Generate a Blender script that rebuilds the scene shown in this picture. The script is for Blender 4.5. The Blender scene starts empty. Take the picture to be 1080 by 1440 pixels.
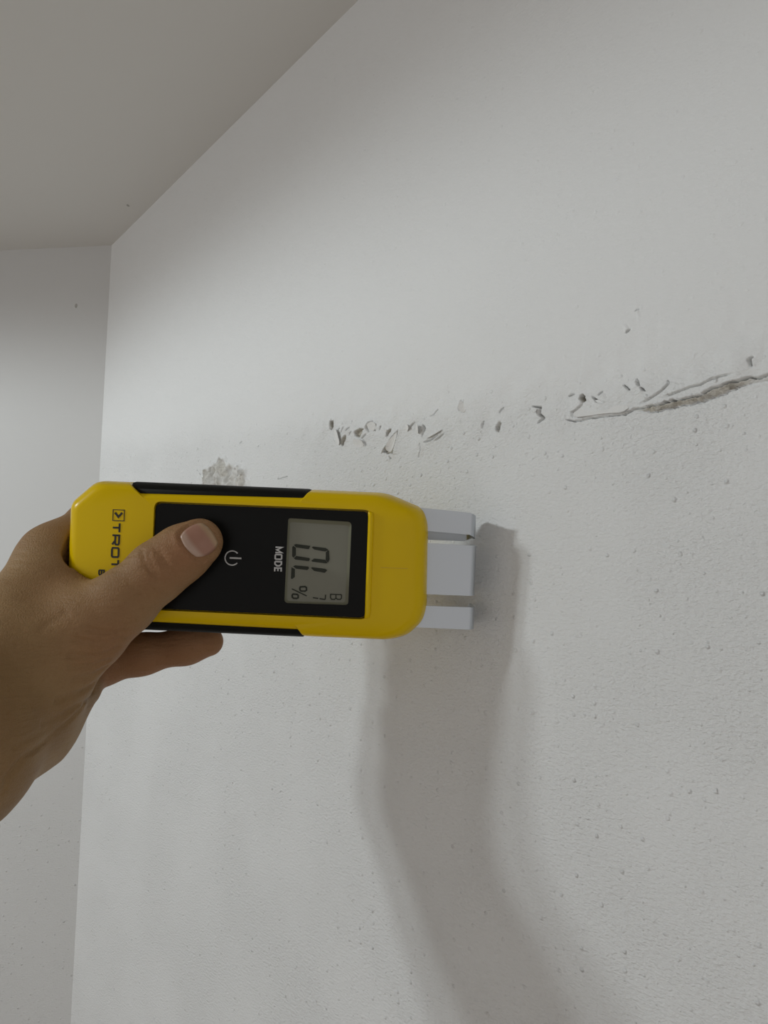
import bpy, bmesh, math, random
import numpy as np
from mathutils import Vector, Matrix

random.seed(7); RNG = np.random.default_rng(7)
scene = bpy.context.scene
COL = scene.collection
R = math.radians

# ------------------------------------------------------------------ camera
F = 1040.0                      # focal length in pixels of the 1080x1440 frame
PITCH = R(7.75)
CAM = np.array([0.0, 0.0, 2.20])
RIGHT = np.array([1.0, 0.0, 0.0])
FWD = np.array([0.0, math.cos(PITCH), math.sin(PITCH)])
UP = np.array([0.0, -math.sin(PITCH), math.cos(PITCH)])
cd = bpy.data.cameras.new('camera'); cd.sensor_width = 36; cd.sensor_fit = 'AUTO'
cd.lens = F * 36 / 1440; cd.clip_start = 0.01
cam = bpy.data.objects.new('camera', cd); COL.objects.link(cam)
cam.location = CAM; cam.rotation_euler = (math.pi / 2 + PITCH, 0, 0)
scene.camera = cam

# ------------------------------------------------------------------ measured layout
def ray(px, py):
    return FWD + (px - 540) / F * RIGHT + (720 - py) / F * UP
def W(px, py, d):
    return CAM + d * ray(px, py)
PHI, PHI2 = R(40.7), R(85.0)
A_R = np.array([-math.sin(PHI), math.cos(PHI), 0.0])      # along the right wall, towards the corner
N_R = np.array([-math.cos(PHI), -math.sin(PHI), 0.0])     # right wall normal, into the room
A_L = np.array([-math.sin(PHI2), math.cos(PHI2), 0.0])    # along the left wall, away from the corner
N_L = np.array([-math.cos(PHI2), -math.sin(PHI2), 0.0])
P0 = W(668, 805, 0.2745)                                  # where the electrodes meet the wall
def hit(px, py):                                          # point of the right wall seen at a pixel
    r = ray(px, py); t = np.dot(P0 - CAM, N_R) / np.dot(r, N_R)
    return CAM + t * r
def sh(px, py):                                           # the same in wall coordinates (along, up)
    q = hit(px, py) - P0
    return np.array([np.dot(q, A_R), q[2]])
CORNER = hit(157, 345)
CEIL_Z = CORNER[2]
S_C = np.dot(CORNER - P0, A_R)

# ------------------------------------------------------------------ world and lamps
world = bpy.data.worlds.new('world'); scene.world = world; world.use_nodes = True
bg = world.node_tree.nodes['Background']
bg.inputs[0].default_value = (1.0, 0.970, 0.945, 1); bg.inputs[1].default_value = 0.60
LAMP_N, LAMP_A, LAMP_DROP = 0.64, 0.328, 0.034
def lamp(name, off_n, off_a, power, radius):
    ld = bpy.data.lights.new(name, 'SPOT'); ld.energy = power; ld.color = (0.915, 0.985, 1.0)
    ld.spot_size = R(180); ld.spot_blend = 0.20; ld.shadow_soft_size = radius
    o = bpy.data.objects.new(name, ld); COL.objects.link(o)
    p = P0 + (LAMP_N + off_n) * N_R + (LAMP_A + off_a) * A_R
    o.location = (p[0], p[1], CEIL_Z - LAMP_DROP)
    return o
lamp('ceiling_lamp_light', 0.0, -0.036, 3.45, 0.024)
lamp('ceiling_lamp_light', 0.0, 0.036, 3.45, 0.024)

scene.view_settings.view_transform = 'Standard'
scene.view_settings.look = 'None'
scene.view_settings.gamma = 1
scene.view_settings.use_curve_mapping = False
scene.view_settings.exposure = 0.0

# ------------------------------------------------------------------ material helpers
def new_mat(name, color, rough=0.6, spec=0.5):
    m = bpy.data.materials.new(name); m.use_nodes = True
    b = m.node_tree.nodes['Principled BSDF']
    b.inputs['Base Color'].default_value = (*color, 1)
    b.inputs['Roughness'].default_value = rough
    b.inputs['Specular IOR Level'].default_value = spec
    return m, m.node_tree.nodes, m.node_tree.links, b
def node(ns, kind, **kw):
    n = ns.new(kind)
    for k, v in kw.items():
        if k in n.inputs: n.inputs[k].default_value = v
        else: setattr(n, k, v)
    return n
def math_node(ns, ls, op, a, b=None, c=None):
    n = ns.new('ShaderNodeMath'); n.operation = op
    for i, v in enumerate((a, b, c)):
        if v is None: continue
        if isinstance(v, (int, float)): n.inputs[i].default_value = v
        else: ls.new(v, n.inputs[i])
    return n.outputs[0]
def maprange(ns, ls, v, a, b, c=0.0, d=1.0, smooth=True):
    n = ns.new('ShaderNodeMapRange'); n.interpolation_type = 'SMOOTHSTEP' if smooth else 'LINEAR'
    ls.new(v, n.inputs[0])
    for i, x in enumerate((a, b, c, d)): n.inputs[i + 1].default_value = x
    return n.outputs[0]
def mixcol(ns, ls, f, a, b):
    n = ns.new('ShaderNodeMix'); n.data_type = 'RGBA'
    if isinstance(f, (int, float)): n.inputs[0].default_value = f
    else: ls.new(f, n.inputs[0])
    for i, v in ((6, a), (7, b)):
        if isinstance(v, tuple): n.inputs[i].default_value = (*v, 1)
        else: ls.new(v, n.inputs[i])
    return n.outputs[2]

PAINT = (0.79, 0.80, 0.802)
def paint_mat(name, color, grain, pimples, plaster=False, low=None, along=(1, 0, 0)):
    """white roller paint: fine grain, brushed streaks and scattered pimples as relief"""
    m, ns, ls, b = new_mat(name, color, 0.75, 0.25)
    tc = node(ns, 'ShaderNodeTexCoord'); ob = tc.outputs['Object']
    vd = node(ns, 'ShaderNodeVectorMath', operation='DOT_PRODUCT'); ls.new(ob, vd.inputs[0]); vd.inputs[1].default_value = along
    sx = node(ns, 'ShaderNodeSeparateXYZ'); ls.new(ob, sx.inputs[0])
    cb = node(ns, 'ShaderNodeCombineXYZ'); ls.new(vd.outputs['Value'], cb.inputs[0]); ls.new(sx.outputs[2 if abs(along[2]) < 0.5 and along != (1, 0, 0) else 1], cb.inputs[1])
    mp = node(ns, 'ShaderNodeMapping'); ls.new(cb.outputs[0], mp.inputs[0]); mp.inputs['Scale'].default_value = (1, 1.9, 1)
    n1 = node(ns, 'ShaderNodeTexNoise', noise_dimensions='2D', Scale=560.0, Detail=3.0, Roughness=0.65); ls.new(mp.outputs[0], n1.inputs[0])
    n2 = node(ns, 'ShaderNodeTexNoise', noise_dimensions='2D', Scale=70.0, Detail=3.0); ls.new(cb.outputs[0], n2.inputs[0])
    patch = node(ns, 'ShaderNodeTexNoise', noise_dimensions='2D', Scale=16.0, Detail=2.0); ls.new(cb.outputs[0], patch.inputs[0])
    pm = maprange(ns, ls, patch.outputs[0], 0.30, 0.62, 0.72, 1.0)
    dots = None
    for sc_, lo_, r_, hh_ in ((130.0, 0.35, 0.075, 1.0), (290.0, 0.45, 0.10, 0.5)):
        v = node(ns, 'ShaderNodeTexVoronoi', voronoi_dimensions='2D', Scale=sc_); ls.new(cb.outputs[0], v.inputs['Vector'])
        sep = node(ns, 'ShaderNodeSeparateColor'); ls.new(v.outputs['Color'], sep.inputs[0])
        pick = maprange(ns, ls, sep.outputs[0], lo_, 1.0, 0.0, hh_)
        dot = maprange(ns, ls, v.outputs['Distance'], 0.01, r_ * 1.6, 1.0, 0.0)
        d_ = math_node(ns, ls, 'MULTIPLY', pick, dot)
        dots = d_ if dots is None else math_node(ns, ls, 'ADD', dots, d_)
    dots = math_node(ns, ls, 'MULTIPLY', dots, pm)
    g = math_node(ns, ls, 'MULTIPLY', n1.outputs[0], 0.75)
    g = math_node(ns, ls, 'MULTIPLY', g, pm)
    g = math_node(ns, ls, 'ADD', g, math_node(ns, ls, 'MULTIPLY', n2.outputs[0], 0.35))
    hgt = math_node(ns, ls, 'MULTIPLY_ADD', dots, pimples, math_node(ns, ls, 'MULTIPLY', g, grain))
    if plaster:      # smoother coat above the cracked line
        at = node(ns, 'ShaderNodeAttribute', attribute_name='coat')
        rough = maprange(ns, ls, at.outputs['Fac'], 0.0, 1.0, 1.0, 0.28)
        hgt = math_node(ns, ls, 'MULTIPLY', hgt, rough)
    if low:          # lumps only below a height
        sp = node(ns, 'ShaderNodeSeparateXYZ'); ls.new(ob, sp.inputs[0])
        hgt = math_node(ns, ls, 'MULTIPLY', hgt, maprange(ns, ls, sp.outputs[2], low[0], low[1], 1.0, 0.12))
    bp = node(ns, 'ShaderNodeBump', Strength=1.0, Distance=0.001); ls.new(hgt, bp.inputs['Height'])
    ls.new(bp.outputs[0], b.inputs['Normal'])
    big = node(ns, 'ShaderNodeTexNoise', Scale=5.0, Detail=3.0); ls.new(ob, big.inputs[0])
    c2 = tuple(x * 0.975 for x in color)
    colr = mixcol(ns, ls, big.outputs[0], color, c2)
    if plaster:
        at2 = node(ns, 'ShaderNodeAttribute', attribute_name='bare')
        nz = node(ns, 'ShaderNodeTexNoise', Scale=230.0, Detail=4.0); ls.new(ob, nz.inputs[0])
        pl = mixcol(ns, ls, maprange(ns, ls, nz.outputs[0], 0.35, 0.65), (0.25, 0.225, 0.175), (0.52, 0.485, 0.405))
        colr = mixcol(ns, ls, at2.outputs['Fac'], colr, pl)
    ls.new(colr, b.inputs['Base Color'])
    return m
M_WALL = paint_mat('white_wall_paint', PAINT, 1.0, 0.62, plaster=True, along=tuple(A_R))
M_WALL_L = paint_mat('white_side_wall_paint_dimmed', (0.625, 0.625, 0.62), 0.45, 0.55, low=(2.02, 2.22), along=tuple(A_L))  # same white as the other wall; colour greyed to dim the near lamp's light
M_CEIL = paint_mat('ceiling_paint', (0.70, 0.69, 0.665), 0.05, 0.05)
M_FLAKE, _ns, _ls, _b = new_mat('paint_flake', (0.76, 0.76, 0.75), 0.7, 0.25)
M_FLOOR, ns, ls, b = new_mat('wood_floor', (0.30, 0.2, 0.12), 0.45)
tc = node(ns, 'ShaderNodeTexCoord'); mp = node(ns, 'ShaderNodeMapping'); ls.new(tc.outputs['Object'], mp.inputs[0])
mp.inputs['Scale'].default_value = (2, 14, 1)
nz = node(ns, 'ShaderNodeTexNoise', Scale=3.0, Detail=5.0); ls.new(mp.outputs[0], nz.inputs[0])
ls.new(mixcol(ns, ls, nz.outputs[0], (0.36, 0.27, 0.18), (0.50, 0.40, 0.29)), b.inputs['Base Color'])

# ------------------------------------------------------------------ object helpers
def link(name, me, mat=None, parent=None, smooth=False):
    o = bpy.data.objects.new(name, me); COL.objects.link(o)
    if mat: me.materials.append(mat)
    if parent: o.parent = parent
    if smooth: me.polygons.foreach_set('use_smooth', [True] * len(me.polygons))
    me.update()
    return o
def mesh(name, verts, faces):
    me = bpy.data.meshes.new(name)
    me.from_pydata([tuple(map(float, v)) for v in verts], [], faces); me.update()
    return me
def bm_mesh(name, bm):
    bmesh.ops.recalc_face_normals(bm, faces=bm.faces)
    me = bpy.data.meshes.new(name); bm.to_mesh(me); bm.free(); return me
def slab(name, a, b, c, d, nrm, t, mat):
    """a wall, ceiling or floor: a quad with thickness behind it"""
    q = [np.array(v, float) for v in (a, b, c, d)]; back = [v - nrm * t for v in q]
    me = mesh(name, q + back, [(0, 1, 2, 3), (7, 6, 5, 4), (0, 4, 5, 1), (1, 5, 6, 2), (2, 6, 7, 3), (3, 7, 4, 0)])
    bm = bmesh.new(); bm.from_mesh(me); bmesh.ops.recalc_face_normals(bm, faces=bm.faces); bm.to_mesh(me); bm.free()
    o = link(name, me, mat); o['kind'] = 'structure'; return o

# ------------------------------------------------------------------ room shell
Z3 = np.array([0, 0, 1.0])
def flat(p, z): return np.array([p[0], p[1], z])
R_FAR = CORNER - 3.2 * A_R
L_FAR = CORNER + 3.0 * A_L
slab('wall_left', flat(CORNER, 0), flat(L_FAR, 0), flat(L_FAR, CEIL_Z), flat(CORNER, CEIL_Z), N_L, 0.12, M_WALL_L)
far_r = flat(R_FAR + 2.6 * N_R, 0); far_l = flat(L_FAR + 2.0 * N_L - 0.0 * A_L, 0)
def poly_slab(name, pts, z, t, mat):
    bm = bmesh.new(); vs = [bm.verts.new((p[0], p[1], z)) for p in pts]
    f = bm.faces.new(vs); e = bmesh.ops.extrude_face_region(bm, geom=[f])
    bmesh.ops.translate(bm, verts=[v for v in e['geom'] if isinstance(v, bmesh.types.BMVert)], vec=(0, 0, t))
    o = link(name, bm_mesh(name, bm), mat); o['kind'] = 'structure'
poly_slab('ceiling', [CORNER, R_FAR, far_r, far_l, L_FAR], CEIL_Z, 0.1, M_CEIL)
poly_slab('floor', [CORNER, R_FAR, far_r, far_l, L_FAR], 0.0, -0.1, M_FLOOR)

# --- right wall: flat sheet with a finely modelled strip where the plaster has broken
def seg_dist(P, pts, closed=False):
    """distance, interpolated parameter and side of points P (n,2) to a polyline"""
    best = np.full(len(P), 1e9); par = np.zeros(len(P)); side = np.zeros(len(P))
    n = len(pts) if closed else len(pts) - 1
    for i in range(n):
        a = pts[i]; b = pts[(i + 1) % len(pts)]; ab = b - a
        t = np.clip(((P - a) @ ab) / (ab @ ab), 0, 1)
        q = P - (a + t[:, None] * ab); d = np.hypot(q[:, 0], q[:, 1])
        m = d < best; best[m] = d[m]; par[m] = (i + t)[m]
        side[m] = (ab[0] * q[:, 1] - ab[1] * q[:, 0])[m]
    return best, par, side
def inside(P, poly):
    c = np.zeros(len(P), bool); j = len(poly) - 1
    for i in range(len(poly)):
        a, b = poly[i], poly[j]
        k = ((a[1] > P[:, 1]) != (b[1] > P[:, 1])) & (P[:, 0] < (b[0] - a[0]) * (P[:, 1] - a[1]) / (b[1] - a[1] + 1e-12) + a[0])
        c ^= k; j = i
    return c
def value_noise(P, scale, seed):
    r = np.random.default_rng(seed).random((64, 64))
    q = P * scale; i = np.floor(q).astype(int); f = q - i; f = f * f * (3 - 2 * f)
    g = lambda a, b: r[a % 64, b % 64]
    x, y = i[:, 0], i[:, 1]
    return (g(x, y) * (1 - f[:, 0]) + g(x + 1, y) * f[:, 0]) * (1 - f[:, 1]) + (g(x, y + 1) * (1 - f[:, 0]) + g(x + 1, y + 1) * f[:, 0]) * f[:, 1]
def sstep(x, a, b):
    t = np.clip((x - a) / (b - a), 0, 1); return t * t * (3 - 2 * t)
def px2sh(pts): return np.array([sh(*p) for p in pts])

CRACK = px2sh([(797, 590), (806, 592.5), (838, 587), (858, 584.5), (879, 583), (893, 574), (905, 572.5), (930, 570), (955, 563), (985, 557.5),
               (1010, 547), (1040, 535), (1056, 529.5), (1070, 532), (1090, 526), (1115, 522)])
CR_H = np.array([0.3, 0.7, 0.8, 0.7, 0.7, 1.0, 1.7, 2.4, 2.9, 3.0, 2.7, 2.2, 1.6, 1.3, 1.5, 0.0]) * 1e-3   # step height
CR_W = np.array([0.3, 0.5, 0.5, 0.5, 0.5, 0.7, 0.7, 1.0, 1.2, 1.3, 1.2, 1.0, 0.8, 0.8, 0.9, 0.2]) * 1e-3   # open gap
FINE = [px2sh(p) for p in (
    [(806, 590), (805, 580), (816, 573), (823, 566)],
    [(899, 570), (915, 563), (930, 554), (942, 544), (945, 538)],
    [(930, 562), (950, 556), (975, 546), (990, 543), (1005, 535), (1020, 530), (1038, 528)],
    [(610, 622), (618, 616), (628, 606)])]
HOLES = [px2sh(p) for p in (
    [(464, 592), (470, 591), (470, 600), (467, 606), (464, 603)],
    [(481, 616), (487, 611), (488, 618), (482, 628), (479, 625)],
    [(499, 606), (507, 602), (513, 603), (511, 611), (507, 617), (501, 614)],
    [(544, 607), (549, 603), (552, 606), (548, 614), (544, 614)],
    [(537, 636), (543, 627), (556, 611), (561, 605), (557, 620), (553, 638), (545, 639)],
    [(697, 600), (701, 594), (704, 601), (702, 608), (698, 606)],
    [(815, 559), (819, 553), (824, 556), (826, 564), (820, 568)],
    [(834, 560), (838, 559), (843, 563), (850, 567), (842, 567)],
    [(897, 535), (901, 536), (903, 542), (899, 543)])]
# narrow slits under curled edges of paint: (line, width in pixels)
SLITS = [(px2sh(p), w) for p, w in (
    ([(466, 590), (467, 604)], 4), ([(476, 606), (478, 602)], 2.5), ([(481, 609), (484, 601)], 2.5), ([(487, 606), (492, 601)], 2.5), ([(483, 627), (487, 613)], 3),
    ([(492, 612), (495, 607)], 2), ([(507, 604), (513, 604)], 3), ([(524, 592), (518, 595), (516, 601), (520, 608)], 3), ([(511, 617), (516, 611)], 2.5), ([(513, 619), (516, 626)], 2),
    ([(528, 606), (527, 600)], 1.5), ([(534.5, 605), (536, 599)], 3), ([(544, 614), (551, 604)], 3), ([(561, 605), (557, 616), (553, 638)], 2.5), ([(537, 638), (543, 627)], 2.5),
    ([(548, 643), (550, 645)], 2), ([(577, 601), (583, 594)], 2.5), ([(593, 597), (597, 603), (594, 614)], 3.5), ([(597, 622), (607, 619), (617, 613)], 2.2),
    ([(604, 585), (610, 583), (615, 576)], 1.6), ([(588, 643), (592, 632), (591, 624)], 1.0), ([(649, 563), (647, 578)], 1.6), ([(702, 580), (707, 573)], 1.8),
    ([(678, 602), (680, 592)], 2.6), ([(697, 603), (703, 595), (702, 608)], 3), ([(748, 571), (760, 573), (758, 582), (765, 588), (756, 595)], 3),
    ([(799, 557), (806, 554)], 2.5), ([(817, 556), (824, 565)], 2.5), ([(834, 558), (842, 565), (850, 567)], 2), ([(843, 556), (848, 551)], 2), ([(879, 542), (887, 549)], 1.6),
    ([(897, 534), (902, 544)], 3), ([(904, 546), (910, 551)], 2.5), ([(937, 548), (944, 540), (942, 536)], 1.8), ([(1059, 517), (1057, 507), (1061, 503)], 3),
    ([(391, 674), (404, 670)], 1.6), ([(886, 463), (881, 468)], 2), ([(894, 437), (898, 435)], 1.2), ([(337, 624), (340, 621)], 2), ([(280, 665), (283, 668)], 1.5), ([(362, 629), (364, 627)], 1.4))]
BIG = px2sh([(281, 705), (284, 668), (290, 660), (300, 655), (309, 645), (318, 646), (326, 654), (336, 656), (344, 664), (347, 690), (345, 710)])

def damage(P):
    h = np.zeros(len(P)); bare = np.zeros(len(P))
    d, par, side = seg_dist(P, CRACK)
    hh = np.interp(par, range(len(CR_H)), CR_H); ww = np.interp(par, range(len(CR_W)), CR_W)
    wob = (value_noise(P, 900, 3) - 0.5) * 0.7e-3 + (value_noise(P, 350, 4) - 0.5) * 0.9e-3
    up = side < 0                    # the crack runs towards smaller s, so above it the side is negative
    sd = np.where(up, d, -d) + wob * np.clip(hh / 2e-3, 0.2, 1)
    inr = (par > 0.001) & (par < len(CRACK) - 1.001)
    # proud plaster above, fading upwards; under it a dark slit, a torn ledge of strata and a second slit
    lift = hh * np.exp(-np.maximum(sd, 0) / 0.014) * sstep(sd, 0.0, 0.00025)
    big_ = np.clip((hh - 0.9e-3) / 1.2e-3, 0, 1)
    g1 = 0.00011 + 0.14 * ww; depth1 = 2.4e-3
    slit = lambda a_, g_: sstep(sd, a_ - g_ - 0.00012, a_ - g_) * (1 - sstep(sd, a_ - 0.00005, a_ + 0.0001))
    lo_ = -g1 - ww * (0.7 + 0.7 * value_noise(P, 500, 8))
    led = big_ * sstep(sd, lo_ - 0.00015, lo_) * (1 - sstep(sd, -g1 - 0.0001, -g1))
    strata = hh * (0.25 + 0.5 * sstep(sd, lo_, -g1)) + 0.5e-3 * (value_noise(np.stack([par * 0.012, sd * 1.6], 1), 1500, 9) - 0.5)
    gap = -depth1 * slit(0.0, g1)
    gap2 = -0.9e-3 * big_ * sstep(sd, lo_ - 0.0006, lo_ - 0.0004) * (1 - sstep(sd, lo_ - 0.0002, lo_))
    fade = np.where(inr, 1.0, np.exp(-(d / 0.002) ** 2))
    h += (lift + led * strata + gap + gap2) * fade
    bare = np.maximum(bare, fade * (0.30 * slit(0.0, g1) + led * (0.45 + 0.5 * value_noise(P, 450, 10))))
    for i, ln in enumerate(FINE):
        d, par, side = seg_dist(P, ln)
        up = side < 0
        ends = sstep(par, 0, 0.9) * (1 - sstep(par, len(ln) - 1.9, len(ln) - 1.0))
        h += ends * (np.where(up, 0.5e-3 * np.exp(-d / 0.0022), 0) - 1.9e-3 * np.exp(-(d / 0.0002) ** 2))
        bare = np.maximum(bare, ends * 0.25 * np.exp(-(d / 0.0003) ** 2))
    near = np.zeros(len(P))
    for i, po in enumerate(HOLES):
        lo = po.min(0) - 0.006; hi = po.max(0) + 0.006
        m = np.all((P > lo) & (P < hi), axis=1)
        if not m.any(): continue
        Q = P[m]; d, _, _ = seg_dist(Q, po, True); ins = inside(Q, po)
        dd = np.where(ins, d, -d) + (value_noise(Q, 1100, 11 + i) - 0.5) * 0.5e-3
        hole = sstep(dd, -0.0001, 0.0006)
        h[m] += -hole * (1.5e-3 + 0.6e-3 * value_noise(Q, 1400, i)) + 0.55e-3 * np.exp(-np.maximum(-dd, 0) / 0.0016) * (1 - hole)
        bare[m] = np.maximum(bare[m], hole * 0.9)
    for po, wpx in SLITS:
        w = wpx * 0.000125
        lo = po.min(0) - 0.008; hi = po.max(0) + 0.008
        m = np.all((P > lo) & (P < hi), axis=1)
        if not m.any(): continue
        Q = P[m]; d, par, side = seg_dist(Q, po); n_ = len(po) - 1
        mid = par / n_; w_ = w * (0.35 + 2.6 * mid * (1 - mid)); w_ = np.maximum(w_, 0.00014)
        cut = np.exp(-(d / w_) ** 2)
        h[m] += 4 * mid * (1 - mid) * np.where(side > 0, 0.6e-3 * np.exp(-d / 0.0020), 0.15e-3 * np.exp(-d / 0.0015)) * (1 - cut) - 2.8e-3 * cut
        bare[m] = np.maximum(bare[m], 0.35 * np.exp(-(d / w_) ** 2))
    lo = BIG.min(0) - 0.02; hi = BIG.max(0) + 0.02
    m = np.all((P > lo) & (P < hi), axis=1); Q = P[m]
    d, _, _ = seg_dist(Q, BIG, True); ins = inside(Q, BIG)
    dd = np.where(ins, d, -d) + (value_noise(Q, 300, 50) - 0.5) * 5e-3
    k = sstep(dd, -0.0005, 0.0022)
    crumb = value_noise(Q, 230, 51) * 4.6e-3 + value_noise(Q, 520, 52) * 1.6e-3 - 2.8e-3
    h[m] += k * crumb + 0.8e-3 * np.exp(-(dd / 0.002) ** 2)
    bare[m] = np.maximum(bare[m], k * (0.22 + 0.5 * value_noise(Q, 260, 53)))
    # blistered paint round the row of damage
    row = px2sh([(440, 606), (540, 604), (650, 588), (760, 572), (880, 548), (1000, 528), (1110, 505)])
    d, _, _ = seg_dist(P, row)
    amp = np.exp(-(d / 0.014) ** 2)
    h += amp * ((value_noise(P, 110, 60) - 0.5) * 1.2e-3 + (value_noise(P, 260, 61) - 0.5) * 0.7e-3)
    return h, bare
def coat(P):                      # 1 above the line of damage, 0 below
    row = px2sh([(100, 640), (440, 606), (540, 604), (650, 588), (760, 572), (880, 560), (1000, 540), (1110, 512), (2600, 350)])
    o = np.argsort(row[:, 0])
    return sstep(P[:, 1] - np.interp(P[:, 0], row[o, 0], row[o, 1]), -0.012, 0.02)

s0, s1 = sh(1112, 600)[0], sh(262, 600)[0]
h0, h1 = sh(290, 712)[1] - 0.006, sh(890, 440)[1] + 0.012
STEP = 0.00036
gs = np.linspace(s0, s1, int((s1 - s0) / STEP)); gh = np.linspace(h0, h1, int((h1 - h0) / 0.00021))
GS, GH = np.meshgrid(gs, gh, indexing='ij'); P = np.stack([GS.ravel(), GH.ravel()], 1)
dh, bare = damage(P)
edge = np.minimum.reduce([P[:, 0] - s0, s1 - P[:, 0], P[:, 1] - h0, h1 - P[:, 1]])
ek = sstep(edge, 0, 0.004); dh *= ek; bare *= ek
S_MIN, H_MIN, H_MAX = S_C - 3.2, -P0[2], CEIL_Z - P0[2]
def wpos(s, h, d): return P0 + np.multiply.outer(s, A_R) + np.multiply.outer(h, Z3) + np.multiply.outer(d, N_R)
V = wpos(P[:, 0], P[:, 1], dh)
ni, nj = len(gs), len(gh)
idx = np.arange(ni * nj).reshape(ni, nj)
quads = np.stack([idx[:-1, :-1], idx[:-1, 1:], idx[1:, 1:], idx[1:, :-1]], -1).reshape(-1, 4)
# frame of plain sheets round it (coarse grid, so the coat attribute can vary)
S_ = [S_MIN, -1.0, -0.5] + list(np.linspace(-0.3, s0, 4)[:]) ; S_ = sorted(set(S_))
ss = np.array(sorted(set(list(S_) + [s0, s1] + list(np.linspace(s0, s1, 16)) + list(np.linspace(s1, S_C, 10)))))
hs = np.array(sorted(set([H_MIN, -1.0, -0.4] + list(np.linspace(-0.25, h0, 12)) + list(np.linspace(h0, h1, 8)) + list(np.linspace(h1, H_MAX, 10)))))
fs, fh = np.meshgrid(ss, hs, indexing='ij'); Pf = np.stack([fs.ravel(), fh.ravel()], 1)
base = len(V); V2 = wpos(Pf[:, 0], Pf[:, 1], np.zeros(len(Pf)))
fq = []
for i in range(len(ss) - 1):
    for j in range(len(hs) - 1):
        cs, ch = (ss[i] + ss[i + 1]) / 2, (hs[j] + hs[j + 1]) / 2
        if s0 < cs < s1 and h0 < ch < h1: continue
        k = base + i * len(hs) + j
        fq.append((k, k + 1, k + len(hs) + 1, k + len(hs)))
back = base + len(V2)
V3 = wpos(np.array([S_MIN, S_C, S_C, S_MIN]), np.array([H_MIN, H_MIN, H_MAX, H_MAX]), np.full(4, -0.12))
me = bpy.data.meshes.new('wall_right')
allv = np.concatenate([V, V2, V3]); allq = np.concatenate([quads, np.array(fq), np.array([[back, back + 1, back + 2, back + 3]])])
me.vertices.add(len(allv)); me.vertices.foreach_set('co', allv.astype(np.float32).ravel())
me.loops.add(allq.size); me.loops.foreach_set('vertex_index', allq.astype(np.int32).ravel())
me.polygons.add(len(allq)); me.polygons.foreach_set('loop_start', np.arange(0, allq.size, 4, dtype=np.int32))
me.update(calc_edges=True); me.validate()
at = me.attributes.new('bare', 'FLOAT', 'POINT')
at.data.foreach_set('value', np.concatenate([bare, np.zeros(len(V2) + 4)]).astype(np.float32))
at = me.attributes.new('coat', 'FLOAT', 'POINT')
at.data.foreach_set('value', np.concatenate([coat(P), coat(Pf), np.zeros(4)]).astype(np.float32))
wall = link('wall_right', me, M_WALL, smooth=True); wall['kind'] = 'structure'
me.flip_normals() if me.polygons[0].normal.dot(Vector(N_R)) < 0 else None

# --- lifted flakes of paint, each a thin curled shard hinged on one edge
def flake(poly, hinge, lift, curl=1.6, base_h=0.0002):
    q = np.array(poly, float); m = len(q)                       # chipped corners softened
    q = np.concatenate([[0.8 * q[i] + 0.2 * q[(i + 1) % m], 0.2 * q[i] + 0.8 * q[(i + 1) % m]] for i in range(m)])
    pts = px2sh(q); ha, hb = px2sh(hinge)
    bm = bmesh.new()
    f = bm.faces.new([bm.verts.new((p[0], p[1], 0)) for p in pts])
    bmesh.ops.triangulate(bm, faces=[f]); bmesh.ops.subdivide_edges(bm, edges=bm.edges[:], cuts=2, use_grid_fill=True)
    dirn = hb - ha; dirn /= np.linalg.norm(dirn); nn = np.array([-dirn[1], dirn[0]])
    ds = [abs((np.array(v.co[:2]) - ha) @ nn) for v in bm.verts]; mx = max(ds)
    for v, d in zip(bm.verts, ds):
        t = d / mx
        p = np.array(v.co[:2])
        w = P0 + p[0] * A_R + p[1] * Z3 + (base_h + lift * t ** curl + random.uniform(0, 0.00012)) * N_R
        v.co = w
    bmesh.ops.recalc_face_normals(bm, faces=bm.faces)
    r = bmesh.ops.solidify(bm, geom=bm.faces[:], thickness=0.00022)
    me = bpy.data.meshes.new('paint_flake'); bm.to_mesh(me); bm.free()
    return link('paint_flake', me, M_FLAKE, wall, smooth=False)
FLAKES = [
    ([(470, 607), (475, 603), (479, 611), (481, 622), (477, 627), (472, 619)], [(470, 606), (476, 628)], 0.0014),
    ([(500, 619), (507, 618), (513, 620), (514, 627), (507, 630), (500, 627)], [(499, 630), (512, 631)], 0.0018),
    ([(521, 603), (520, 597), (525, 593), (530, 597), (527, 607)], [(531, 597), (527, 609)], 0.0014),
    ([(550, 620), (559, 607), (559, 612), (555, 628), (550, 637), (546, 632)], [(560, 605), (551, 638)], 0.0016),
    ([(570, 599), (575, 597), (578, 602), (573, 607), (570, 604)], [(569, 598), (572, 607)], 0.0012),
    ([(586, 598), (591, 598), (594, 604), (591, 611), (586, 607)], [(585, 596), (586, 608)], 0.0020),
    ([(600, 617), (606, 613), (618, 606), (624, 604), (618, 610), (606, 616)], [(600, 616), (623, 603)], 0.0014),
    ([(648, 576), (649, 568), (651, 564), (655, 570), (656, 578), (652, 581)], [(656, 569), (655, 582)], 0.0014),
    ([(750, 576), (756, 575), (757, 581), (753, 582)], [(749, 575), (757, 573)], 0.0014),
    ([(808, 582), (818, 573), (828, 566), (850, 560), (876, 564), (888, 573), (878, 581), (856, 582), (836, 585), (812, 588)], [(812, 570), (890, 562)], 0.0015),
]
for poly, hinge, lift in FLAKES: flake(poly, hinge, lift)
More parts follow.
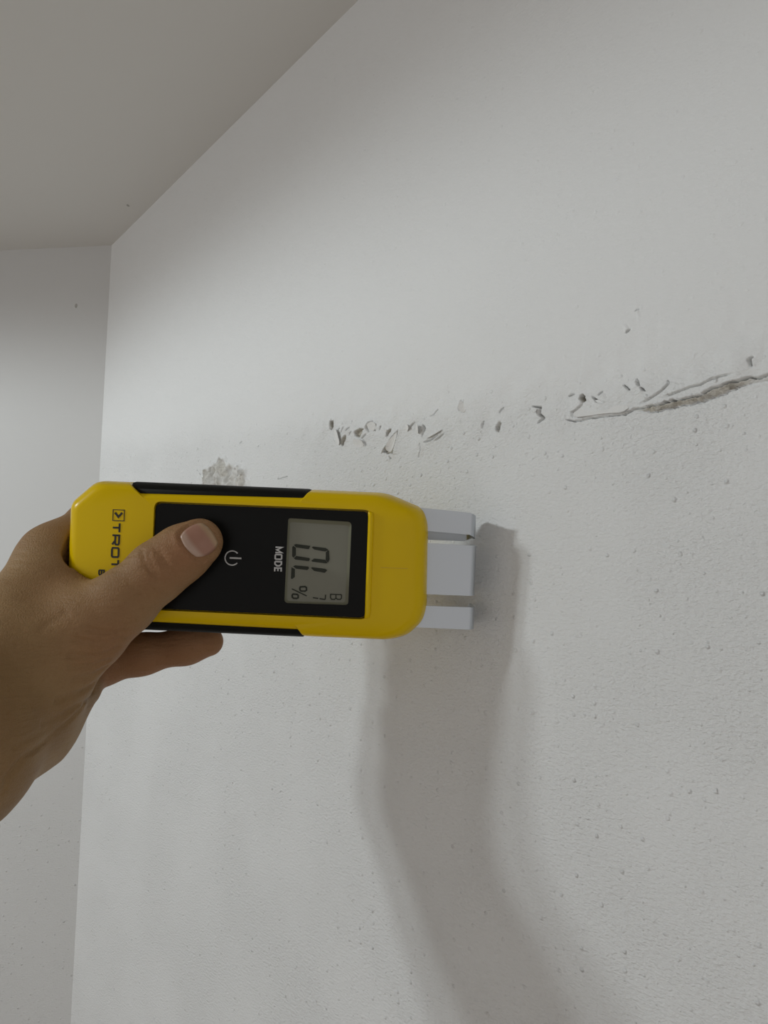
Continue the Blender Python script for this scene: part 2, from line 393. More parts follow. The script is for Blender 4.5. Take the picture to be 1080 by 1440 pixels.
# two little flecks of old dirt
def fleck(host, nrm, pt, r):
    bm = bmesh.new(); bmesh.ops.create_icosphere(bm, subdivisions=2, radius=1)
    M = Vector(nrm).to_track_quat('Z', 'Y').to_matrix()
    for v in bm.verts: v.co = Vector(pt) + M @ Vector((v.co.x * r, v.co.y * r * 1.8, v.co.z * r * 0.3))
    link('dirt_fleck', bm_mesh('dirt_fleck', bm), M_FLECK, bpy.data.objects[host], True)
M_FLECK, *_ = new_mat('dirt_fleck', (0.42, 0.41, 0.385), 0.8, 0.2)
r_ = ray(180, 289); fleck('ceiling', (0, 0, -1), CAM + r_ * (CEIL_Z - CAM[2]) / r_[2], 0.0010)
r_ = ray(107, 430); fleck('wall_left', N_L, CAM + r_ * (np.dot(CORNER - CAM, N_L) / np.dot(r_, N_L)), 0.0011)

# ------------------------------------------------------------------ moisture meter
D0 = 0.263                                   # camera distance of the meter's middle plane
ROLL = R(-2.2)
DEV = W(350, 785, D0)
ex = math.cos(ROLL) * RIGHT + math.sin(ROLL) * UP
ey = -math.sin(ROLL) * RIGHT + math.cos(ROLL) * UP
ez = -FWD
Mdev = Matrix(((ex[0], ey[0], ez[0], DEV[0]), (ex[1], ey[1], ez[1], DEV[1]), (ex[2], ey[2], ez[2], DEV[2]), (0, 0, 0, 1)))
cR, sR = math.cos(2.2 * math.pi / 180), math.sin(2.2 * math.pi / 180)
def Dl(u, v, z):                             # measured (u, v) on the meter at height z above its middle plane -> local x, y, z
    px = 350 + u * cR - v * sR; py = 785 + u * sR + v * cR
    q = W(px, py, D0 - z) - DEV
    return np.array([q @ ex, q @ ey, z])
meter = bpy.data.objects.new('moisture_meter', None); COL.objects.link(meter)
meter.matrix_world = Mdev; meter.empty_display_size = 0.02
meter['label'] = 'yellow handheld moisture meter with a black front panel and grey display, pressed to the wall'
meter['category'] = 'moisture meter'

M_YEL, ns, ls, b = new_mat('yellow_plastic', (0.70, 0.475, 0.0), 0.26, 0.18)
tc = node(ns, 'ShaderNodeTexCoord'); nz = node(ns, 'ShaderNodeTexNoise', Scale=2600.0, Detail=1.0); ls.new(tc.outputs['Object'], nz.inputs[0])
bp = node(ns, 'ShaderNodeBump', Strength=0.15, Distance=0.0001); ls.new(nz.outputs[0], bp.inputs['Height']); ls.new(bp.outputs[0], b.inputs['Normal'])
M_BLK, *_ = new_mat('black_panel', (0.004, 0.004, 0.0035), 0.3, 0.12)
M_RUB, *_ = new_mat('black_rubber', (0.006, 0.006, 0.005), 0.55, 0.12)
M_INK, *_ = new_mat('black_print', (0.012, 0.010, 0.008), 0.5)
M_WHT, *_ = new_mat('white_print', (0.50, 0.50, 0.50), 0.5)
M_LCD, *_ = new_mat('display_grey_green', (0.20, 0.20, 0.162), 0.35, 0.2)
M_LCDF, *_ = new_mat('display_frame', (0.17, 0.17, 0.12), 0.4, 0.2)
M_SEG, *_ = new_mat('display_segments', (0.035, 0.038, 0.030), 0.4, 0.1)
M_METAL, ns, ls, b = new_mat('matt_silver_metal', (0.50, 0.53, 0.565), 0.34); b.inputs['Metallic'].default_value = 0.8
M_SEAM, *_ = new_mat('seam_shadow_gap', (0.55, 0.35, 0.01), 0.5)

def round_poly(pts, n=6):
    """pts: (u, v, radius); corners rounded by quadratic arcs"""
    out = []; m = len(pts)
    for i in range(m):
        p = np.array(pts[i][:2], float); r = pts[i][2]
        a = np.array(pts[i - 1][:2], float) - p; b = np.array(pts[(i + 1) % m][:2], float) - p
        la, lb = np.linalg.norm(a), np.linalg.norm(b)
        if r <= 0: out.append(p); continue
        r_ = min(r, la * 0.49, lb * 0.49)
        A, B = p + a / la * r_, p + b / lb * r_
        for k in range(n + 1):
            t = k / n; out.append((1 - t) ** 2 * A + 2 * t * (1 - t) * p + t * t * B)
    return np.array(out)
OUT = round_poly([(-250, -69, 9), (-215, -101, 11), (-167, -101, 2), (-153, -89, 2), (79, -91.5, 2), (86, -100, 2), (190, -99.5, 14), (243, -79.5, 14), (250.5, -58, 8),
                  (253, 60, 10), (247.5, 79, 8), (229, 98, 10), (203, 106, 12), (86, 105.5, 2), (79, 97, 2), (-153, 94, 2), (-167, 104, 2), (-216, 104, 16), (-250, 72, 14)])
HU, HV = 250.0, 103.0
def ring(poly, z, iu=0.0, iv=0.0, zp=0.004):
    """outline at height z drawn in by iu, iv (metres), scaled about the meter's middle"""
    q = np.array([Dl(u, v, zp) for u, v in poly]); c = np.array([Dl(0, 2.5, zp)])[0]
    q = q - c; hx = HU / F * (D0 - zp); hy = HV / F * (D0 - zp)
    q[:, 0] *= 1 - iu / hx; q[:, 1] *= 1 - iv / hy
    q = q + c; q[:, 2] = z; return q
def loft(name, rings, mat, parent, cap0=True, cap1=True, smooth=True, angle=35):
    n = len(rings[0]); vs = np.concatenate(rings); fs = []
    for k in range(len(rings) - 1):
        for i in range(n):
            j = (i + 1) % n
            fs.append((k * n + i, k * n + j, (k + 1) * n + j, (k + 1) * n + i))
    if cap0: fs.append(tuple(range(n))[::-1])
    if cap1: fs.append(tuple(range((len(rings) - 1) * n, len(rings) * n)))
    me = mesh(name, vs, fs)
    bm = bmesh.new(); bm.from_mesh(me); bmesh.ops.recalc_face_normals(bm, faces=bm.faces); bm.to_mesh(me); bm.free()
    o = link(name, me, mat, parent, smooth)
    if smooth: me.set_sharp_from_angle(angle=R(angle))
    return o
def by_angle(poly, n, c):
    """resample a star-shaped outline at n angles about c"""
    th = np.linspace(-math.pi, math.pi, n, endpoint=False); out = []
    for t in th:
        d = np.array([math.cos(t), math.sin(t)]); best = None
        for i in range(len(poly)):
            a = poly[i] - c; b = poly[(i + 1) % len(poly)] - c; e = b - a
            den = d[0] * e[1] - d[1] * e[0]
            if abs(den) < 1e-12: continue
            r = (a[0] * e[1] - a[1] * e[0]) / den; s = (a[0] * d[1] - a[1] * d[0]) / den
            if r > 0 and -1e-9 <= s <= 1 + 1e-9 and (best is None or r > best): best = r
        out.append(c + d * best)
    return np.array(out)
FRONT = 0.0125
PAN = round_poly([(-133.5, -72.5, 9), (166.5, -71.8, 10), (167, 77.5, 10), (-133.5, 75.5, 9)], 5)
LIP = round_poly([(-136, -75, 10), (170, -74.5, 12), (170.5, 80, 12), (-136, 78, 10)], 5)
PAN_Z = FRONT - 0.0011
prof = [(-0.0080, 0.0050, 0.0042), (-0.0073, 0.0026, 0.0022), (-0.0060, 0.0008, 0.0008), (-0.003, 0.0, 0.0), (0.003, 0.0, 0.0),
        (0.0065, 0.0005, 0.0002), (0.0090, 0.0014, 0.0007), (0.0109, 0.0025, 0.0012), (0.0120, 0.0038, 0.0020), (FRONT, 0.0054, 0.0030)]
body_rings = [ring(OUT, z, iu, iv) for z, iu, iv in prof]
n = len(OUT)
# front face with the recess for the panel: outline and lip joined by a triangulated band
bm = bmesh.new()
vr = [[bm.verts.new(p) for p in r_] for r_ in body_rings]
for k in range(len(vr) - 1):
    for i in range(n): bm.faces.new((vr[k][i], vr[k][(i + 1) % n], vr[k + 1][(i + 1) % n], vr[k + 1][i]))
bm.faces.new(vr[0][::-1])
lip = np.array([Dl(u, v, FRONT) for u, v in LIP]); lip2 = lip.copy(); lip2[:, 2] = PAN_Z - 0.0022
va = [bm.verts.new(p) for p in lip]; vb = [bm.verts.new(p) for p in lip2]; m_ = len(va)
for i in range(m_): bm.faces.new((va[i], va[(i + 1) % m_], vb[(i + 1) % m_], vb[i]))
bm.faces.new(vb)
ed = [bm.edges.get((vr[-1][i], vr[-1][(i + 1) % n])) for i in range(n)] + [bm.edges.get((va[i], va[(i + 1) % m_])) for i in range(m_)]
bmesh.ops.triangle_fill(bm, use_beauty=True, edges=ed, normal=(0, 0, 1))
body = link('body', bm_mesh('body', bm), M_YEL, meter, True); body.data.set_sharp_from_angle(angle=R(30))
# rubber side grips filling the notches
def grip(poly):
    loft('side_grip', [ring(poly, z, iu, iv) for z, iu, iv in ((-0.0066, 0.0008, 0.0020), (-0.0057, 0.0002, 0.0006), (-0.003, 0, -0.0001), (0.004, 0, -0.0001), (0.0075, 0.0003, 0.0003), (0.0098, 0.001, 0.0012), (0.0108, 0.002, 0.0024))],
         M_RUB, meter, angle=50)
grip(round_poly([(-164, -101.2, 3), (-151, -86, 2), (78, -89, 2), (83.5, -100.3, 3)]))
grip(round_poly([(83.5, 106.3, 3), (78, 94.5, 2), (-151, 91, 2), (-164, 104.6, 3)]))
# front panel with a window cut for the display
LC = round_poly([(53, -58.5, 4), (142.5, -56.5, 6), (142, 60.5, 5), (52, 61, 6)], 5)
LCI = round_poly([(55.5, -53, 4), (138.5, -51.5, 5), (137.5, 57.5, 4), (55, 58.5, 5)], 5)
lc3 = np.array([Dl(u, v, PAN_Z) for u, v in LC]); lc4 = lc3.copy(); lc4[:, 2] -= 0.0003
pan = np.array([Dl(u, v, PAN_Z) for u, v in PAN]); panb = pan.copy(); panb[:, 2] -= 0.0020
bm = bmesh.new()
a0 = [bm.verts.new(p) for p in panb]; a1 = [bm.verts.new(p) for p in pan]
b1 = [bm.verts.new(p) for p in lc3]; b0 = [bm.verts.new(p) for p in lc4]
for A, B in ((a0, a1), (b1, b0)):
    for i in range(len(A)): bm.faces.new((A[i], A[(i + 1) % len(A)], B[(i + 1) % len(A)], B[i]))
ed = [bm.edges.get((q[i], q[(i + 1) % len(q)])) for q in (a1, b1) for i in range(len(q))]
bmesh.ops.triangle_fill(bm, use_beauty=True, edges=ed, normal=(0, 0, 1))
panel = link('front_panel', bm_mesh('front_panel', bm), M_BLK, meter)
LCD_Z = PAN_Z - 0.0010
# bevel frame down to the screen, then the screen
def at_z(poly, z, zp=None):
    q = np.array([Dl(u, v, PAN_Z if zp is None else zp) for u, v in poly]); q[:, 2] = z; return q
bm = bmesh.new()
rr = [at_z(LC, PAN_Z - 0.0003), at_z(LC, PAN_Z - 0.0005), at_z(LCI, LCD_Z)]
vv = [[bm.verts.new(p) for p in r_] for r_ in rr]
for k in range(2):
    for i in range(len(LC)): bm.faces.new((vv[k][i], vv[k][(i + 1) % len(LC)], vv[k + 1][(i + 1) % len(LC)], vv[k + 1][i]))
fr = link('display_frame', bm_mesh('display_frame', bm), M_LCDF, panel)
lcd = link('display', mesh('display', at_z(LCI, LCD_Z), [tuple(range(len(LCI)))]), M_LCD, panel)
if lcd.data.polygons[0].normal.z < 0: lcd.data.flip_normals()

def prism(bm, pts, z, t=0.00012):
    """flat print: a thin plate over a polygon given in (u, v)"""
    q = [Dl(u, v, z) for u, v in pts]
    lo = [bm.verts.new(p) for p in q]; hi = [bm.verts.new(p + np.array([0, 0, t])) for p in q]
    f = bm.faces.new(hi); k = len(q)
    for i in range(k): bm.faces.new((lo[i], lo[(i + 1) % k], hi[(i + 1) % k], hi[i]))
    bmesh.ops.triangulate(bm, faces=[f])
def stroke(bm, pts, w, z, closed=False):
    """a line of width w along a polyline in (u, v), mitred"""
    pts = [np.array(p, float) for p in pts]; m = len(pts); L, Rr = [], []
    for i in range(m):
        a = pts[i - 1] if (i or closed) else None; b = pts[(i + 1) % m] if (i < m - 1 or closed) else None
        d1 = (pts[i] - a) / np.linalg.norm(pts[i] - a) if a is not None else None
        d2 = (b - pts[i]) / np.linalg.norm(b - pts[i]) if b is not None else None
        d1 = d2 if d1 is None else d1; d2 = d1 if d2 is None else d2
        n1, n2 = np.array([-d1[1], d1[0]]), np.array([-d2[1], d2[0]])
        nn = n1 + n2; nn /= np.linalg.norm(nn); k = w / 2 / max(0.35, nn @ n1)
        L.append(pts[i] + nn * k); Rr.append(pts[i] - nn * k)
    for i in range(m if closed else m - 1):
        j = (i + 1) % m; prism(bm, [L[i], L[j], Rr[j], Rr[i]], z)
def crop_uv(pts, ox, oy, s):
    out = []
    for x, y in pts:
        dx, dy = ox + x / s - 350, oy + y / s - 785
        out.append((dx * cR + dy * sR, -dx * sR + dy * cR))
    return out
Cq = lambda pts: crop_uv(pts, 390, 720, 9.0)
SEGS = [[(210, 414), (236, 405), (418, 428), (400, 470), (372, 468), (238, 448)],
        [(436, 448), (452, 436), (612, 455), (648, 480), (604, 500), (468, 475)],
        [(204, 428), (235, 455), (235, 545), (206, 578), (188, 560), (190, 442)],
        [(655, 490), (661, 600), (643, 640), (612, 605), (615, 510), (640, 487)],
        [(208, 586), (240, 556), (408, 582), (412, 604), (396, 622), (230, 602)],
        [(430, 615), (468, 588), (608, 605), (636, 642), (612, 650), (440, 628)],
        [(200, 688), (225, 675), (392, 690), (402, 712), (380, 735), (240, 718)],
        [(426, 708), (440, 698), (610, 720), (632, 738), (600, 770), (465, 745)],
        [(180, 698), (222, 722), (222, 822), (185, 850), (172, 838)]]
for sg in SEGS:
    bm = bmesh.new(); prism(bm, Cq(sg), LCD_Z); link('digit_segment', bm_mesh('digit_segment', bm), M_SEG, panel)
def ell(cx, cy, rx, ry, n=16): return [(cx + rx * math.cos(2 * math.pi * i / n), cy + ry * math.sin(2 * math.pi * i / n)) for i in range(n)]
bm = bmesh.new()
stroke(bm, Cq([(184, 972), (372, 1062)]), 1.6, LCD_Z)
stroke(bm, Cq([(292, 948), (350, 944), (368, 956), (370, 988), (350, 1002), (300, 1000), (286, 985), (286, 960)]), 2.3, LCD_Z, True)
stroke(bm, Cq([(200, 1038), (250, 1042), (265, 1056), (264, 1084), (246, 1094), (206, 1092), (190, 1078), (189, 1052)]), 2.3, LCD_Z, True)
link('percent_sign', bm_mesh('percent_sign', bm), M_SEG, panel)
bm = bmesh.new()
stroke(bm, Cq([(668, 1040), (815, 1046)]), 1.5, LCD_Z)
stroke(bm, Cq([(676, 1040), (672, 1078), (684, 1104), (724, 1106), (742, 1088), (742, 1046)]), 1.6, LCD_Z)
stroke(bm, Cq([(742, 1088), (760, 1104), (796, 1106), (812, 1090), (812, 1048)]), 1.6, LCD_Z)
link('mode_letter', bm_mesh('mode_letter', bm), M_SEG, panel)
bm = bmesh.new(); stroke(bm, Cq([(450, 1084), (518, 1094)]), 1.6, LCD_Z); stroke(bm, Cq([(535, 1096), (598, 1106), (606, 1102), (611, 1046)]), 1.7, LCD_Z)
link('small_digit', bm_mesh('small_digit', bm), M_SEG, panel)
# power symbol, MODE, brand print
bm = bmesh.new()
pc = (-23.5, 0.6)
stroke(bm, [(pc[0] + 10 * math.cos(t), pc[1] + 10 * math.sin(t)) for t in np.linspace(R(42), R(318), 28)], 1.7, PAN_Z)
stroke(bm, [(-27, 0.6), (-10.5, 0.6)], 2.3, PAN_Z)
link('power_symbol', bm_mesh('power_symbol', bm), M_WHT, panel)
def glyph(bm, ch, v0, u0, hgt, wid, w, z):
    """stroke letter reading downwards: v runs along the line, u is up"""
    G = {'T': [[(0, 1), (1, 1)], [(.5, 1), (.5, 0)]],
         'R': [[(0, 0), (0, 1), (.85, 1), (1, .88), (1, .55), (.85, .43), (0, .43)], [(.55, .43), (1, 0)]],
         'O': [[(.12, 0), (0, .12), (0, .88), (.12, 1), (.88, 1), (1, .88), (1, .12), (.88, 0), (.12, 0)]],
         'E': [[(1, 0), (0, 0), (0, 1), (1, 1)], [(0, .5), (.9, .5)]],
         'C': [[(1, 0), (.12, 0), (0, .12), (0, .88), (.12, 1), (1, 1)]],
         'B': [[(0, 0), (0, 1), (.75, 1), (.92, .88), (.92, .64), (.75, .52), (0, .52)], [(.75, .52), (1, .38), (1, .12), (.8, 0), (0, 0)]],
         'M': [[(0, 0), (0, 1), (.5, .2), (1, 1), (1, 0)]],
         'D': [[(0, 0), (0, 1), (.6, 1), (1, .7), (1, .3), (.6, 0), (0, 0)]]}
    for ln in G[ch]:
        stroke(bm, [(u0 + y * hgt, v0 + x * wid) for x, y in ln], w, z)
bm = bmesh.new()
for ch, v0, wid in (('M', -17.0, 7.4), ('O', -6.8, 6.6), ('D', 3.2, 5.8), ('E', 12.2, 4.8)): glyph(bm, ch, v0, 37.0, 9.0, wid, 2.1, PAN_Z)
link('mode_lettering', bm_mesh('mode_lettering', bm), M_WHT, panel)
# brand print sits on the yellow front
PZ = FRONT
bm = bmesh.new()
for ch, v0, wid in (('T', -42.0, 12.5), ('R', -25.0, 13.0), ('O', -7.3, 12.8), ('T', 9.5, 12.5), ('E', 26, 11.5), ('C', 42, 12)):
    glyph(bm, ch, v0, -192.8, 9.4, wid, 2.6, PZ)
link('front_lettering', bm_mesh('front_lettering', bm), M_INK, body)
bm = bmesh.new()
for ch, v0, wid in (('B', 24.8, 6.4), ('M', 34, 7)): glyph(bm, ch, v0, -209.8, 7.0, wid, 2.1, PZ)
link('small_lettering', bm_mesh('small_lettering', bm), M_INK, body)
bm = bmesh.new()
bx = [(-193.3, -61), (-177.5, -61), (-177.5, -45.7), (-193.3, -45.7)]
stroke(bm, bx, 1.0, PZ, True)
stroke(bm, [(-190.4, -57.0), (-185.6, -51.0), (-180.4, -57.0)], 2.9, PZ)
link('logo', bm_mesh('logo', bm), M_INK, body)
# rounded rim standing along the right edge of the recess
pts_ = [Dl(u, v, FRONT) for u, v in ((167, -73.2), (170.2, -70), (171.2, -64), (171.6, 70), (170.8, 76), (167.5, 79.3))]
bm = bmesh.new(); rows = []
for i, p in enumerate(pts_):
    t_ = pts_[min(i + 1, len(pts_) - 1)] - pts_[max(i - 1, 0)]; t_ /= np.linalg.norm(t_); n_ = np.array([-t_[1], t_[0], 0])
    rr_ = 0.00025 if i in (0, len(pts_) - 1) else 0.0010
    rows.append([bm.verts.new(p - n_ * 0.0004 + n_ * rr_ * math.cos(a) + np.array([0, 0, rr_ * math.sin(a) - 0.0001])) for a in np.linspace(-0.3, math.pi + 0.3, 9)])
for i in range(len(rows) - 1):
    for j in range(8): bm.faces.new((rows[i][j], rows[i][j + 1], rows[i + 1][j + 1], rows[i + 1][j]))
link('rim', bm_mesh('rim', bm), M_YEL, body, True)
# parting line on the right end
bm = bmesh.new(); stroke(bm, [(186, 6), (224, 6)], 0.7, FRONT, False)
link('parting_line', bm_mesh('parting_line', bm), M_SEAM, body)

# three springy contact strips: each a folded band (front leaf, rounded nose, rear leaf)
def electrode(u0, u1, rows_v, zf=0.0045, zr=-0.0105, rc=0.0024):
    """rows_v: (v0, v1) of the front leaf at the body, before the nose, at the nose, and of the rear leaf"""
    t = 0.0007; x0 = Dl(u0, 0, zf)[0]; x1 = Dl(u1, 0, zf)[0]
    fl, fm, fn, rl = rows_v
    path = [(x0, zf, fl), (x0 * 0.45 + x1 * 0.55, zf, tuple((p * 0.4 + q * 0.6) for p, q in zip(fl, fm))), (x1 - rc * 1.4, zf, fm)]
    for k in range(8):
        th = math.pi / 2 - k / 7 * math.pi / 2
        path.append((x1 - rc + rc * math.cos(th), zf - rc + rc * math.sin(th), tuple(p + (q - p) * (k / 7) for p, q in zip(fm, fn))))
    for k in range(8):
        th = -k / 7 * math.pi / 2
        path.append((x1 - rc + rc * math.cos(th), zr + rc + rc * math.sin(th), tuple(p + (q - p) * (k / 7) for p, q in zip(fn, rl))))
    path.append((x0, zr, rl))
    bm = bmesh.new(); rows = []
    for x, z, (va_, vb_) in path:
        rows.append([bm.verts.new((x, Dl(u1, v_, zf)[1], z)) for v_ in (va_, va_ * 0.5 + vb_ * 0.5, vb_)])
    for i in range(len(rows) - 1):
        for j in range(2): bm.faces.new((rows[i][j], rows[i][j + 1], rows[i + 1][j + 1], rows[i + 1][j]))
    bmesh.ops.recalc_face_normals(bm, faces=bm.faces)
    bmesh.ops.solidify(bm, geom=bm.faces[:], thickness=t)
    me = bm_mesh('electrode', bm); o = link('electrode', me, M_METAL, meter, True); me.set_sharp_from_angle(angle=R(40)); return o
electrode(236, 318, [(-80.5, -48.5), (-76, -45), (-70, -39), (-62, -33.5)])
electrode(236, 320, [(-31, 41), (-30, 41), (-29.5, 40.5), (-27, 33)])
electrode(230, 321, [(57.5, 88), (57, 88.5), (57.5, 88), (69, 86)])

# ------------------------------------------------------------------ hand (one continuous skin grown from a blended distance field)
def cone(P, a, b, ra, rb):
    ab = b - a; t = np.clip(((P - a) @ ab) / (ab @ ab), 0, 1)
    return np.linalg.norm(P - (a + t[:, None] * ab), axis=1) - (ra + (rb - ra) * t)
def smin(a, b, k):
    h = np.clip(0.5 + 0.5 * (b - a) / k, 0, 1)
    return b + (a - b) * h - k * h * (1 - h)
def J(px, py, d, r): return W(px, py, d), r * 1e-3
def chain(P, js, k, squash=1.0):
    """a tapered limb; squash > 1 makes it flatter along the line of sight's depth axis than it is wide"""
    d = None
    if squash != 1.0:
        sq = lambda v: v + (v @ FWD)[..., None] * (squash - 1) * FWD
        P = sq(P); js = [(sq(a), r) for a, r in js]
    for (a, ra), (b, rb) in zip(js[:-1], js[1:]):
        c = cone(P, a, b, ra, rb); d = c if d is None else smin(d, c, k)
    return d
WRIST = J(-75, 1050, 0.215, 19.5)
ELBOW = [WRIST, J(-230, 1200, 0.194, 21), J(-500, 1460, 0.174, 25), J(-1000, 1960, 0.155, 33)]
THUMB = [J(20, 978, 0.235, 14.5), J(72, 925, 0.2390, 14.6), J(124, 887, 0.2410, 12.2), J(173, 847, 0.2422, 10.3), J(222, 803, 0.2430, 9.4), J(256, 778, 0.2440, 8.8), J(281, 762, 0.2450, 7.6)]
INDEX = [J(78, 786, 0.264, 11.0), J(132, 735, 0.2780, 8.6), J(205, 730, 0.2790, 8.3), J(285, 742, 0.2788, 7.8), J(345, 752, 0.278, 7.0)]
MIDDLE = [J(62, 838, 0.267, 11.5), J(180, 796, 0.2795, 8.8), J(285, 792, 0.279, 8.2), J(350, 798, 0.278, 7.2)]
RING = [J(58, 902, 0.268, 11), J(170, 858, 0.279, 8.6), J(265, 846, 0.279, 8.0), J(325, 840, 0.278, 7.0)]
PINKY = [J(66, 952, 0.262, 10), J(140, 934, 0.271, 7.7), J(200, 920, 0.2735, 7.1), J(262, 908, 0.274, 6.4), J(293, 902, 0.274, 5.5)]
HEEL = J(42, 1020, 0.244, 13)
PALM = [(INDEX[0], WRIST), (J(62, 838, 0.267, 11.5), WRIST), (J(58, 902, 0.267, 11.5), WRIST), (J(64, 957, 0.260, 10.5), WRIST),
        (HEEL, J(-60, 1070, 0.222, 18)), (J(112, 966, 0.262, 7.5), HEEL),
        (J(20, 978, 0.235, 15.5), WRIST), (J(76, 794, 0.261, 9), J(118, 868, 0.248, 8.5)), (J(50, 862, 0.258, 10), J(10, 930, 0.240, 14))]
DX, DY, DZ = ex, ey, ez
b_lo = ring(OUT, 0)[:, :2].min(0); b_hi = ring(OUT, 0)[:, :2].max(0)
def dev_sdf(P):
    q = P - DEV; x, y, z = q @ DX, q @ DY, q @ DZ
    c = (b_lo + b_hi) / 2; hx, hy = (b_hi - b_lo) / 2
    lx = (lip[:, 0].min(), lip[:, 0].max()); ly = (lip[:, 1].min(), lip[:, 1].max())
    sunk = np.minimum.reduce([x - lx[0], lx[1] - x, y - ly[0], ly[1] - y])
    zf = FRONT + 0.0002 - (FRONT - PAN_Z) * sstep(sunk, 0.0, 0.0015)
    zc, hz = (zf - 0.0080) / 2, (zf + 0.0080) / 2
    r = 0.0028
    qx, qy, qz = np.abs(x - c[0]) - hx + r, np.abs(y - c[1]) - hy + r, np.abs(z - zc) - hz + r
    cham = (np.abs(x - c[0]) - hx + (np.abs(y - c[1]) - hy) + 0.0078) * 0.7071
    out = np.sqrt(np.maximum(qx, 0) ** 2 + np.maximum(qy, 0) ** 2 + np.maximum(qz, 0) ** 2) + np.minimum(np.maximum(qx, np.maximum(qy, qz)), 0) - r
    return np.maximum(out, cham)
# nail frame
NA = W(283, 759, 0.233) - W(222, 803, 0.2295); NA -= (NA @ FWD) * FWD * 0.35; NA /= np.linalg.norm(NA)
NC = W(279, 758, 0.238)
NN = -FWD + 0.16 * UP + 0.0 * RIGHT; NN -= (NN @ NA) * NA; NN /= np.linalg.norm(NN)
NB = np.cross(NN, NA)
NL, NW_ = 0.0047, 0.0054
def nail_q(P):
    q = P - NC; return q @ NA, q @ NB, q @ NN
def hand_raw(P):
    palm = None
    for (a, ra), (b, rb) in PALM:
        c = cone(P, a, b, ra, rb); palm = c if palm is None else smin(palm, c, 0.010)
    palm = smin(palm, chain(P, ELBOW, 0.01, 1.3), 0.012)
    d = smin(palm, chain(P, THUMB, 0.004, 1.22), 0.012)
    for f, k in ((INDEX, 0.007), (MIDDLE, 0.007), (RING, 0.007), (PINKY, 0.0035)):
        d = np.minimum(d, smin(palm, chain(P, f, 0.004, 1.12), k))
    return d
# creases traced on the skin: each point is carried along its sight line onto the flesh
def on_skin(px, py):
    d = 0.19
    for _ in range(60):
        g = hand_raw(W(px, py, d)[None])[0]
        if g < 0.0002: break
        d += max(g, 0.0002) * 0.8
        if d > 0.33: break
    return W(px, py, d)
CREASES = [([on_skin(*p) for p in pts], w, a) for pts, w, a in (
    ([(199, 773), (203, 790), (213, 805), (227, 818)], 0.0008, 0.00065),
    ([(208, 778), (213, 793), (222, 807)], 0.0007, 0.0004),
    ([(223, 773), (235, 792), (245, 811)], 0.0008, 0.0005),
    ([(216, 770), (226, 788), (234, 803)], 0.0006, 0.0003),
    ([(121, 884), (144, 889), (163, 891), (172, 888)], 0.0009, 0.0017),
    ([(105, 900), (134, 905), (157, 905), (170, 899)], 0.0009, 0.0019),
    ([(96, 923), (128, 924), (150, 921), (166, 911)], 0.0009, 0.0019),
    ([(99, 939), (131, 937), (153, 929)], 0.0008, 0.0017),
    ([(105, 956), (132, 950), (152, 938)], 0.0009, 0.0019),
    ([(80, 985), (110, 976), (138, 958)], 0.0009, 0.0017),
    ([(92, 1003), (118, 988), (132, 972)], 0.0008, 0.0015),
    ([(60, 1018), (90, 1006), (110, 992)], 0.0008, 0.0015),
    ([(10, 1094), (34, 1064), (66, 1042), (94, 1018), (120, 992)], 0.0010, 0.0012),
    ([(3, 1118), (10, 1096), (19, 1080)], 0.0008, 0.0007),
    ([(20, 1050), (45, 1036), (70, 1022)], 0.0007, 0.0004),
    ([(58, 884), (76, 872), (92, 862)], 0.0016, 0.0002))]
def hand_sdf(P):
    d = hand_raw(P)
    for pts, w, a in CREASES:
        w, a = w * 0.5, a * 1.7
        best = np.full(len(P), 1e9)
        for p, q in zip(pts[:-1], pts[1:]): best = np.minimum(best, cone(P, p, q, 0, 0))
        m = best < 3 * w * 2.5
        d[m] += a * np.exp(-(np.minimum(best[m], 1) / (w * 1.6)) ** 2)
    # nail bed groove along the sides and root of the nail
    x, y, z = nail_q(P)
    e = np.sqrt((x / NL) ** 4 + (y / NW_) ** 4) ** 0.5
    m = (z > -0.007) & (z < 0.012) & (e < 1.8)
    root = sstep(-x, -0.004, 0.003) * 0.6 + 0.4
    d[m] += 0.00045 * (np.exp(-((e[m] - 1.02) / 0.09) ** 2) * root[m]) - 0.0004 * np.exp(-((e[m] - 1.28) / 0.16) ** 2) * root[m]
    return np.maximum(d, -(dev_sdf(P) - 0.0005))

